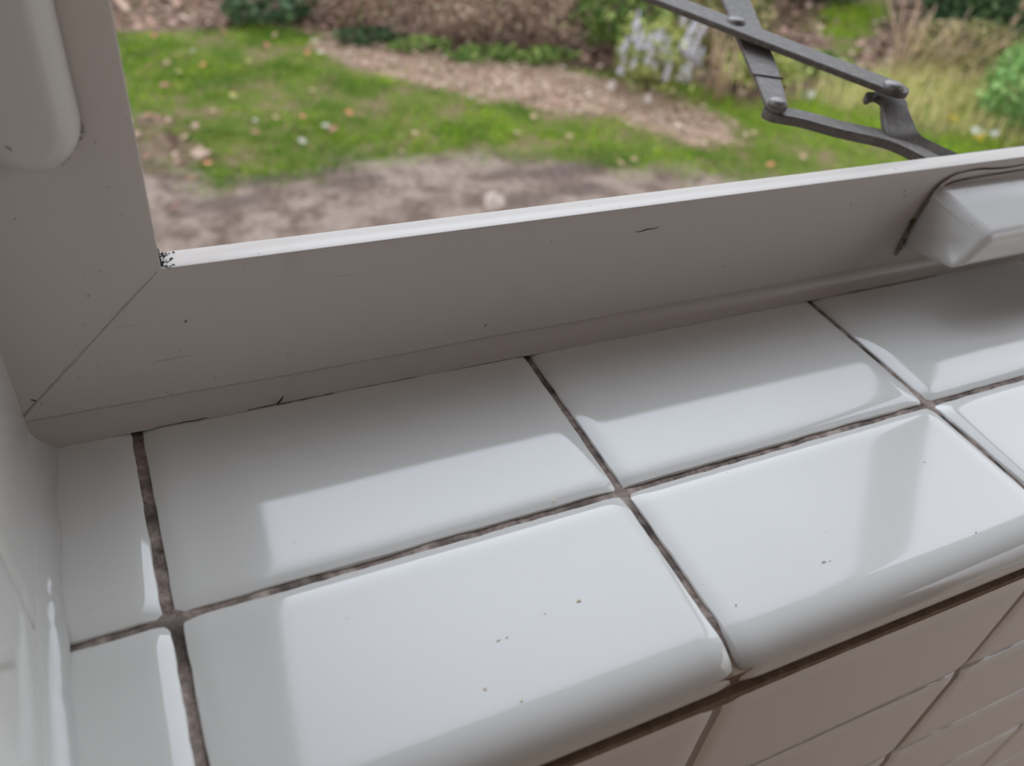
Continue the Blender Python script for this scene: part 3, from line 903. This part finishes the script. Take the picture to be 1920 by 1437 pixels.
# lawn
N = 190000
X = RNG.uniform(-1.6, 9.0, N); Y = RNG.uniform(3.3, 8.2, N)
so, st, li, dr = masks(X, Y)
keep = RNG.uniform(0, 1, N) < (1 - so) * (1 - 0.9 * st) * (1 - 0.93 * li) * np.clip(0.62 + 1.15 * fbm(X / 0.42, Y / 0.30, 61), 0.06, 1) * (1 - 0.5 * dr)
X, Y = X[keep], Y[keep]
gm_ = Mat('lawn_blade')
sx_ = gm_.n.new('ShaderNodeSeparateXYZ'); gm_.l.new(gm_.tc.outputs['Object'], sx_.inputs[0])
rt_ = gm_.ramp(gm_.math('MULTIPLY', sx_.outputs['X'], 0.1), [(0.36, 0.0), (0.47, 1.0)])     # the lawn is lusher towards the right
pa_ = gm_.math('MAXIMUM', rt_, gm_.ramp(gm_.noise(2.1, 4, 0.6), [(0.43, 0.0), (0.60, 1.0)]))
dk_ = gm_.ramp(gm_.island(), [(0.0, (0.040, 0.135, 0.010)), (0.6, (0.095, 0.225, 0.014)), (1.0, (0.20, 0.24, 0.04))])
lt_ = gm_.ramp(gm_.island(), [(0.0, (0.13, 0.29, 0.010)), (0.6, (0.26, 0.44, 0.014)), (1.0, (0.44, 0.47, 0.06))])
gm_.color(gm_.mix(pa_, dk_, lt_)).set(Roughness=0.7)
gm_.b.inputs['Specular IOR Level'].default_value = 0.1
GRASS = gm_.m
tag(blades('lawn_grass', X, Y, ghv(X, Y), RNG.uniform(0.015, 0.042, len(X)), RNG.uniform(0.005, 0.010, len(X)), 0.9, GRASS),
    'patchy green lawn between the bare soil and the leaf litter', 'grass', kind='stuff')
# pale dry grass on the right
N = 9000
X = RNG.uniform(4.8, 9.0, N); Y = RNG.uniform(3.0, 5.4, N)
dd = masks(X, Y)[3]
keep = RNG.uniform(0, 0.8, N) < dd
X, Y = X[keep], Y[keep]
DRYG = leaf_mat('dry_grass_blade', [(0.0, (0.30, 0.40, 0.07)), (0.5, (0.60, 0.54, 0.22)), (1.0, (0.78, 0.66, 0.40))])
tag(blades('tall_dry_grass', X, Y, ghv(X, Y), RNG.uniform(0.10, 0.30, len(X)), RNG.uniform(0.006, 0.012, len(X)), 0.5, DRYG),
    'tall straw-coloured grass at the right edge of the lawn', 'grass', kind='stuff')
# straw and dead leaves in the band
N = 7000
X = RNG.uniform(1.4, 4.5, N); Y = RNG.uniform(4.0, 6.8, N)
keep = RNG.uniform(0, 1, N) < masks(X, Y)[1]
X, Y = X[keep], Y[keep]
STRAWM = leaf_mat('dead_leaf', [(0.0, (0.26, 0.16, 0.10)), (0.45, (0.40, 0.27, 0.185)), (0.85, (0.52, 0.39, 0.28)), (1.0, (0.70, 0.60, 0.48))])
tag(flakes('straw_litter', X, Y, ghv(X, Y) + RNG.uniform(0.005, 0.04, len(X)), RNG.uniform(0.008, 0.028, len(X)), 0.15, STRAWM, long=3.0, bend=0.1),
    'pale band of dead leaves and straw across the lawn', 'leaf litter', kind='stuff')
N = 9000
X = RNG.uniform(-1, 12, N); Y = RNG.uniform(4.6, 10, N)
keep = RNG.uniform(0, 1, N) < masks(X, Y)[2]
X, Y = X[keep], Y[keep]
LITM = leaf_mat('brown_leaf', [(0.0, (0.08, 0.05, 0.035)), (0.5, (0.26, 0.16, 0.115)), (0.85, (0.44, 0.29, 0.21)), (1.0, (0.58, 0.46, 0.35))])
tag(flakes('leaf_litter', X, Y, ghv(X, Y) + RNG.uniform(0.005, 0.05, len(X)), RNG.uniform(0.03, 0.08, len(X)), 0.4, LITM),
    'brown leaf litter under the shrubs at the far edge of the lawn', 'leaf litter', kind='stuff')

# fallen leaves one by one on lawn and soil
LCOL = {'orange': (0.46, 0.17, 0.065), 'rust': (0.30, 0.12, 0.07), 'buff': (0.38, 0.26, 0.14), 'yellow': (0.36, 0.31, 0.09), 'pale': (0.38, 0.35, 0.29)}
LMAT = {}
for k_, c_ in LCOL.items():
    q = Mat(k_ + '_leaf'); q.color(q.mix(q.noise(40, 3), tuple(v * 0.85 for v in c_), tuple(min(1, v * 1.15) for v in c_))).set(Roughness=0.7); LMAT[k_] = q.m
def leaf_mesh(name, size, mat, seed):
    r = random.Random(seed); V, F = [], []
    n = 9
    for i in range(n):
        t = i / (n - 1); wd = size * 0.36 * math.sin(math.pi * min(1, t ** 0.8)) ** 0.8 * (1 + 0.25 * math.sin(t * 17)) + 0.0006
        x = (t - 0.5) * size; cz = 0.18 * size * (t - 0.4) ** 2
        for s in (-1, 0, 1): V.append((x, s * wd, cz + abs(s) * 0.12 * size * (0.6 + 0.3 * r.random())))
    for i in range(n - 1):
        for s in (0, 1): F.append((i * 3 + s, (i + 1) * 3 + s, (i + 1) * 3 + s + 1, i * 3 + s + 1))
    return V, F
PROTO = {k_: [leaf_mesh('fallen_leaf', 0.058, None, i) for i in range(1)] for i, k_ in enumerate(LCOL)}
FIRST = {}
LEAVES = []
LEAVES = [(0.38, 7.54, 'orange', 0.92), (0.49, 6.83, 'orange', 0.88), (0.91, 6.58, 'buff', 0.92), (0.74, 6.15, 'orange', 0.90), (0.38, 6.20, 'rust', 0.91), (0.71, 6.41, 'pale', 0.87), (0.44, 5.83, 'rust', 1.18), (1.06, 6.16, 'yellow', 1.04), (0.84, 5.59, 'yellow', 1.03), (0.87, 5.74, 'buff', 0.87), (1.37, 5.58, 'buff', 0.96), (1.52, 6.29, 'orange', 0.93), (1.21, 5.20, 'orange', 0.90), (1.04, 5.22, 'buff', 0.84), (0.90, 5.19, 'pale', 0.82), (1.32, 5.03, 'pale', 1.02), (1.35, 4.96, 'rust', 1.15), (0.86, 4.98, 'rust', 1.15), (0.67, 5.37, 'buff', 1.04), (0.28, 5.39, 'rust', 0.95), (0.55, 4.80, 'buff', 0.90), (0.52, 4.66, 'orange', 1.04), (0.40, 4.45, 'rust', 1.12), (0.27, 4.18, 'rust', 1.16), (1.12, 4.85, 'pale', 1.00), (0.56, 6.05, 'yellow', 0.83), (0.45, 5.02, 'buff', 0.98), (0.22, 4.76, 'rust', 1.10), (1.52, 5.20, 'orange', 1.00), (1.59, 5.17, 'rust', 0.95), (1.86, 4.84, 'buff', 0.94), (1.69, 4.61, 'buff', 0.83), (2.52, 4.67, 'buff', 1.07), (2.76, 4.90, 'buff', 1.05), (3.14, 4.15, 'buff', 0.96), (3.03, 4.14, 'buff', 0.89), (2.87, 4.56, 'buff', 1.07), (3.68, 4.67, 'pale', 0.92), (4.08, 3.88, 'orange', 1.11), (4.40, 3.93, 'buff', 1.05), (4.28, 4.34, 'buff', 0.95), (0.51, 6.25, 'buff', 0.93), (1.25, 6.45, 'rust', 1.08), (1.36, 6.67, 'buff', 0.93), (0.71, 7.23, 'buff', 0.85), (1.00, 6.83, 'rust', 0.99)]
for (x, y, k_, s) in LEAVES:
    if k_ not in FIRST:
        V, F = PROTO[k_][0]
        o = mesh('fallen_leaf', V, F, LMAT[k_], None, True)
        FIRST[k_] = o
    else:
        o = FIRST[k_].copy(); COL.objects.link(o)
    o.location = (x, y, gh(x, y) + 0.028 * s)
    o.scale = (s, s, s)
    o.rotation_euler = (random.uniform(-.35, .35), random.uniform(-.35, .35), random.uniform(0, 6.28))
    where = 'on the bare pale soil' if float(masks(np.array([x]), np.array([y]))[0][0]) > 0.5 else 'on the green lawn'
    tag(o, f'{k_} fallen leaf lying {where}', 'leaf', f'{k_} fallen leaves {where}')

# shrubs
def shrub(name, label, cat, x, y, rx, ry, h, n, size, mat, stem_mat, z0=0.0, nst=9, seed=0, long=1.8, tilt=0.9, shell=0.5, group=None):
    r = np.random.default_rng(seed)
    root = empty(name, (x, y, gh(x, y)))
    tag(root, label, cat, group)
    u = r.normal(size=(n, 3)); u /= np.linalg.norm(u, axis=1)[:, None]
    rad = r.uniform(shell, 1.0, n) ** 0.6 * (1 + 0.22 * vnoise(u[:, 0] * 3 + 5, u[:, 1] * 3 + u[:, 2] * 2, seed))
    X = u[:, 0] * rx * rad; Y = u[:, 1] * ry * rad; Z = z0 + (h - z0) * (0.5 + 0.5 * u[:, 2] * rad)
    Z = np.maximum(Z, 0.02)
    flakes('foliage', X, Y, Z, r.uniform(0.6, 1.3, n) * size, tilt, mat, root, long)
    b_ = MB(); q = random.Random(seed)
    for i in range(nst):
        a = q.uniform(0, 6.28); d = q.uniform(0.3, 0.8)
        p0 = (rx * 0.12 * math.cos(a), ry * 0.12 * math.sin(a), -0.03)
        p2 = (rx * d * math.cos(a), ry * d * math.sin(a), h * q.uniform(0.6, 0.9))
        p1 = tuple(p0[k] * 0.55 + p2[k] * 0.45 + q.uniform(-.05, .05) for k in range(3))
        b_.tube([p0, p1, p2], [0.010, 0.007, 0.003], 6)
    b_.build('stems', stem_mat, root, True)
    return root
DKG = leaf_mat('dark_green_leaf', [(0.0, (0.023, 0.046, 0.018)), (0.6, (0.058, 0.111, 0.046)), (1.0, (0.13, 0.182, 0.078))])
MDG = leaf_mat('mid_green_leaf', [(0.0, (0.053, 0.105, 0.024)), (0.5, (0.15, 0.24, 0.053)), (1.0, (0.33, 0.39, 0.12))])
BRG = leaf_mat('bright_green_leaf', [(0.0, (0.095, 0.189, 0.047)), (0.5, (0.189, 0.365, 0.101)), (1.0, (0.378, 0.513, 0.189))])
OLV = leaf_mat('olive_leaf', [(0.0, (0.07, 0.084, 0.028)), (0.5, (0.224, 0.21, 0.084)), (1.0, (0.476, 0.378, 0.182))])
BRB = leaf_mat('bramble_leaf', [(0.0, (0.13, 0.08, 0.06)), (0.45, (0.27, 0.17, 0.125)), (0.78, (0.38, 0.26, 0.19)), (0.86, (0.50, 0.38, 0.28)), (1.0, (0.20, 0.24, 0.09))])
YLG = leaf_mat('yellow_green_leaf', [(0.0, (0.121, 0.149, 0.027)), (0.5, (0.297, 0.338, 0.081)), (1.0, (0.54, 0.54, 0.216))])
WHF = leaf_mat('lilac_flower', [(0.0, (0.55, 0.53, 0.58)), (1.0, (0.80, 0.77, 0.82))], 0.8)
TWIG = plain('dry_twig', (0.46, 0.32, 0.21), 0.9)
BARK = plain('grey_bark', (0.22, 0.16, 0.12), 0.9)

shrub('ivy_clump', 'low dark green leafy clump behind the left part of the lawn', 'shrub', 1.42, 7.10, 0.42, 0.28, 0.24, 500, 0.045, DKG, BARK, seed=1)
for i, (x, y, rx, ry, h, n, lb) in enumerate(((2.15, 6.95, 0.50, 0.45, 0.50, 1100, 'brown bramble thicket just right of the low dark green clump'),
        (2.95, 6.50, 0.52, 0.42, 0.55, 1200, 'brown bramble thicket in the middle, above the straw band'),
        (3.45, 6.20, 0.35, 0.30, 0.50, 800, 'small brown bramble thicket next to the lilac flowering bush'))):
    shrub('bramble_thicket', lb, 'shrub', x, y, rx, ry, h, n * 2, 0.028, BRB, TWIG, nst=22, seed=10 + i, shell=0.3)
shrub('leafy_shrub', 'mid green shrub behind the lilac flowering bush', 'shrub', 4.15, 6.15, 0.50, 0.40, 0.75, 1500, 0.045, MDG, BARK, seed=21)
shrub('low_weed', 'low green weeds at the foot of the brown brambles', 'weeds', 2.85, 6.02, 0.32, 0.10, 0.12, 260, 0.035, MDG, BARK, seed=22, nst=4)
shrub('low_weed', 'low green weeds left of the brambles, at the upper end of the straw band', 'weeds', 2.05, 6.52, 0.28, 0.12, 0.12, 220, 0.035, DKG, BARK, seed=23, nst=4)
shrub('low_weed', 'low green weeds in front of the middle bramble, above the straw band', 'weeds', 2.42, 6.27, 0.26, 0.09, 0.11, 240, 0.03, MDG, BARK, seed=24, nst=4)
shrub('low_weed', 'low green weeds in front of the small bramble beside the flowering bush', 'weeds', 3.30, 5.86, 0.30, 0.09, 0.12, 260, 0.03, MDG, BARK, seed=25, nst=4)
# the flowering bush with its lilac spikes
fb = shrub('flowering_bush', 'pale green bush with tall lilac-white flower spikes behind the straw band', 'flowering bush', 3.98, 5.30, 0.36, 0.34, 0.55, 800, 0.026, YLG, BARK, seed=31, long=3.6, shell=0.15)
q = random.Random(5)
for i in range(40):
    a = q.uniform(0.9, 1.75) * math.pi + 0.3
    d = 0.10 + 0.24 * math.sqrt(q.random())
    x, y = d * math.cos(a), d * math.sin(a) * 0.9
    z = 0.13 + q.random() * 0.40 * (1.15 - d)
    n = 70
    t = RNG.uniform(0, 1, n)
    flakes('flower_spike', x + np.clip(RNG.normal(0, 0.016, n), -0.02, 0.02) * (1.15 - t) + 0.02 * t, y + np.clip(RNG.normal(0, 0.016, n), -0.02, 0.02) * (1.15 - t), z + t * 0.12, RNG.uniform(0.014, 0.022, n), 0.9, WHF, fb, 1.2)
# dry stalks
def stalks(x, y, n, h, spread, label, seed, rad=0.006, lean=0.15):
    r = random.Random(seed)
    root = empty('dry_stalks', (x, y, gh(x, y)))
    tag(root, label, 'dry stalks')
    for i in range(n):
        b_ = MB()
        x0, y0 = r.uniform(-spread, spread), r.uniform(-spread, spread); hh = h * r.uniform(0.7, 1.1)
        lx, ly = r.gauss(0, lean) * hh, r.gauss(0, lean) * hh
        b_.tube([(x0, y0, -0.02), (x0 + lx * .4, y0 + ly * .4, hh * .5), (x0 + lx, y0 + ly, hh)], [rad, rad * .8, rad * .4], 6)
        if r.random() < 0.7:
            b_.tube([(x0 + lx * .4, y0 + ly * .4, hh * .5), (x0 + lx * .4 + r.gauss(0, .06), y0 + ly * .4 + r.gauss(0, .06), hh * r.uniform(.65, .85))], [rad * .6, rad * .3], 5)
        b_.build('stalk', TWIG, root, True)
stalks(4.42, 4.95, 12, 0.52, 0.11, 'cluster of dry brown stalks behind the steel scissor arms', 1, 0.009)
stalks(6.25, 4.90, 7, 0.78, 0.08, 'tall pale dry stalks right of the scissor arms', 2, 0.011, 0.2)
stalks(6.62, 4.85, 8, 0.60, 0.16, 'leaning dry stalks beside the bright green bush', 3, 0.006, 0.4)
shrub('yellow_green_weed', 'yellow-green weeds between the crossing scissor arms', 'weeds', 4.95, 5.15, 0.40, 0.26, 0.28, 700, 0.036, YLG, BARK, seed=41)
shrub('olive_bush', 'olive brown bush behind the cluster of dry stalks', 'shrub', 5.0, 5.95, 0.55, 0.40, 0.55, 1300, 0.04, OLV, TWIG, seed=42, nst=16)
shrub('dark_low_bush', 'dark green low bush behind the scissor arms', 'shrub', 5.75, 5.30, 0.30, 0.22, 0.20, 500, 0.036, MDG, BARK, seed=43)
shrub('twiggy_bush', 'olive twiggy bush left of the bright green bush', 'shrub', 7.15, 5.10, 0.55, 0.40, 0.48, 1400, 0.034, OLV, TWIG, seed=44, nst=26)
shrub('round_bush', 'bright green leafy bush at the right edge of the view', 'shrub', 6.72, 3.98, 0.52, 0.42, 0.68, 2600, 0.034, BRG, BARK, seed=45)
for i, (x, y, rx, h, m_, lb) in enumerate(((8.05, 5.75, 0.6, 0.75, DKG, 'dark evergreen bush behind the twiggy bush, at the top right corner'),
        (7.3, 7.3, 0.7, 0.9, DKG, 'dark evergreen bush beyond the yellow-green clearing'),
        (8.9, 6.7, 0.8, 1.1, DKG, 'tall dark evergreen bush beyond the top right corner'),
        (6.0, 7.1, 0.6, 0.7, MDG, 'mid green bush beyond the olive brown bush'),
        (5.0, 7.3, 0.6, 0.8, MDG, 'mid green bush in the background, right of the mid green shrub'))):
    shrub('dark_bush' if m_ is DKG else 'leafy_bush', lb, 'shrub', x, y, rx, rx * 0.8, h, 2200, 0.05, m_, BARK, seed=50 + i)
# a sapling with a bare trunk
root = empty('bare_sapling', (8.0, 5.35, gh(8.0, 5.35))); tag(root, 'leaning bare sapling trunk in the top right corner', 'sapling')
b_ = MB(); b_.tube([(-0.06, -0.05, -0.03), (0.0, 0.0, 0.35), (0.14, 0.05, 0.8), (0.30, 0.10, 1.6)], [0.028, 0.024, 0.02, 0.012], 8); b_.build('trunk', TWIG, root, True)
for i in range(5):
    b_ = MB(); z = 0.35 + i * 0.16; a = i * 2.1
    b_.tube([(0.02 * i, 0.01 * i, z), (0.02 * i + 0.2 * math.cos(a), 0.01 * i + 0.2 * math.sin(a), z + 0.2)], [0.009, 0.003], 6); b_.build('branch', TWIG, root, True)
# small flowers in the dry grass
def bloom(name, x, y, col, label, seed):
    r = np.random.default_rng(seed)
    root = empty(name, (x, y, gh(x, y))); tag(root, label, 'flower')
    b_ = MB(); b_.tube([(0, 0, -0.01), (0.005, 0, 0.06), (0.0, 0.005, 0.11)], 0.003, 5); b_.build('stem', MDG, root, True)
    n = 40
    flakes('bloom', r.normal(0, .018, n), r.normal(0, .018, n), 0.11 + r.normal(0, .010, n), r.uniform(.012, .022, n), 0.6, col, root, 1.2)
WHT = leaf_mat('white_petal', [(0.0, (0.70, 0.70, 0.66)), (1.0, (0.85, 0.85, 0.80))])
YEL = leaf_mat('yellow_petal', [(0.0, (0.55, 0.36, 0.03)), (1.0, (0.75, 0.55, 0.06))])
bloom('white_flower', 6.13, 3.80, WHT, 'white flower head in front of the bright green bush, right one of two', 1)
bloom('white_flower', 6.00, 3.85, WHT, 'white flower head in front of the bright green bush, left one of two', 2)
bloom('white_flower', 5.05, 4.68, WHT, 'single white flower head between the scissor arms', 3)
bloom('yellow_flower', 5.93, 3.76, YEL, 'small yellow flower below the two white flower heads', 4)
bloom('yellow_flower', 6.02, 4.10, YEL, 'small yellow flower in front of the left edge of the bright green bush', 5)
# stones
def stone(x, y, s, label, seed, col):
    r = random.Random(seed); V = []
    nu, nv = 14, 9
    for i in range(nv):
        ph = math.pi * i / (nv - 1)
        for j in range(nu):
            th = 2 * math.pi * j / nu
            k = 1 + 0.38 * float(vnoise(math.cos(th) * 1.9 + seed, math.sin(th) * 1.7 + ph * 1.3, seed))
            V.append((s[0] * k * math.sin(ph) * math.cos(th), s[1] * k * math.sin(ph) * math.sin(th), s[2] * k * math.cos(ph)))
    F = [(i * nu + j, (i + 1) * nu + j, (i + 1) * nu + (j + 1) % nu, i * nu + (j + 1) % nu) for i in range(nv - 1) for j in range(nu)]
    o = mesh('stone', V, F, col, None, True, (x, y, gh(x, y) + s[2] * 0.45))
    tag(o, label, 'stone')
PALE = plain('pale_stone', (0.50, 0.42, 0.36), 0.9)
stone(1.98, 3.79, (0.062, 0.05, 0.066), 'pale stone on the bare soil just above the window ledge', 1, PALE)
stone(3.62, 5.30, (0.045, 0.035, 0.05), 'pale stone in the straw band below the brambles', 5, PALE)
stone(3.78, 5.02, (0.03, 0.03, 0.055), 'upright pale stone in the straw band below the flowering bush', 6, PALE)
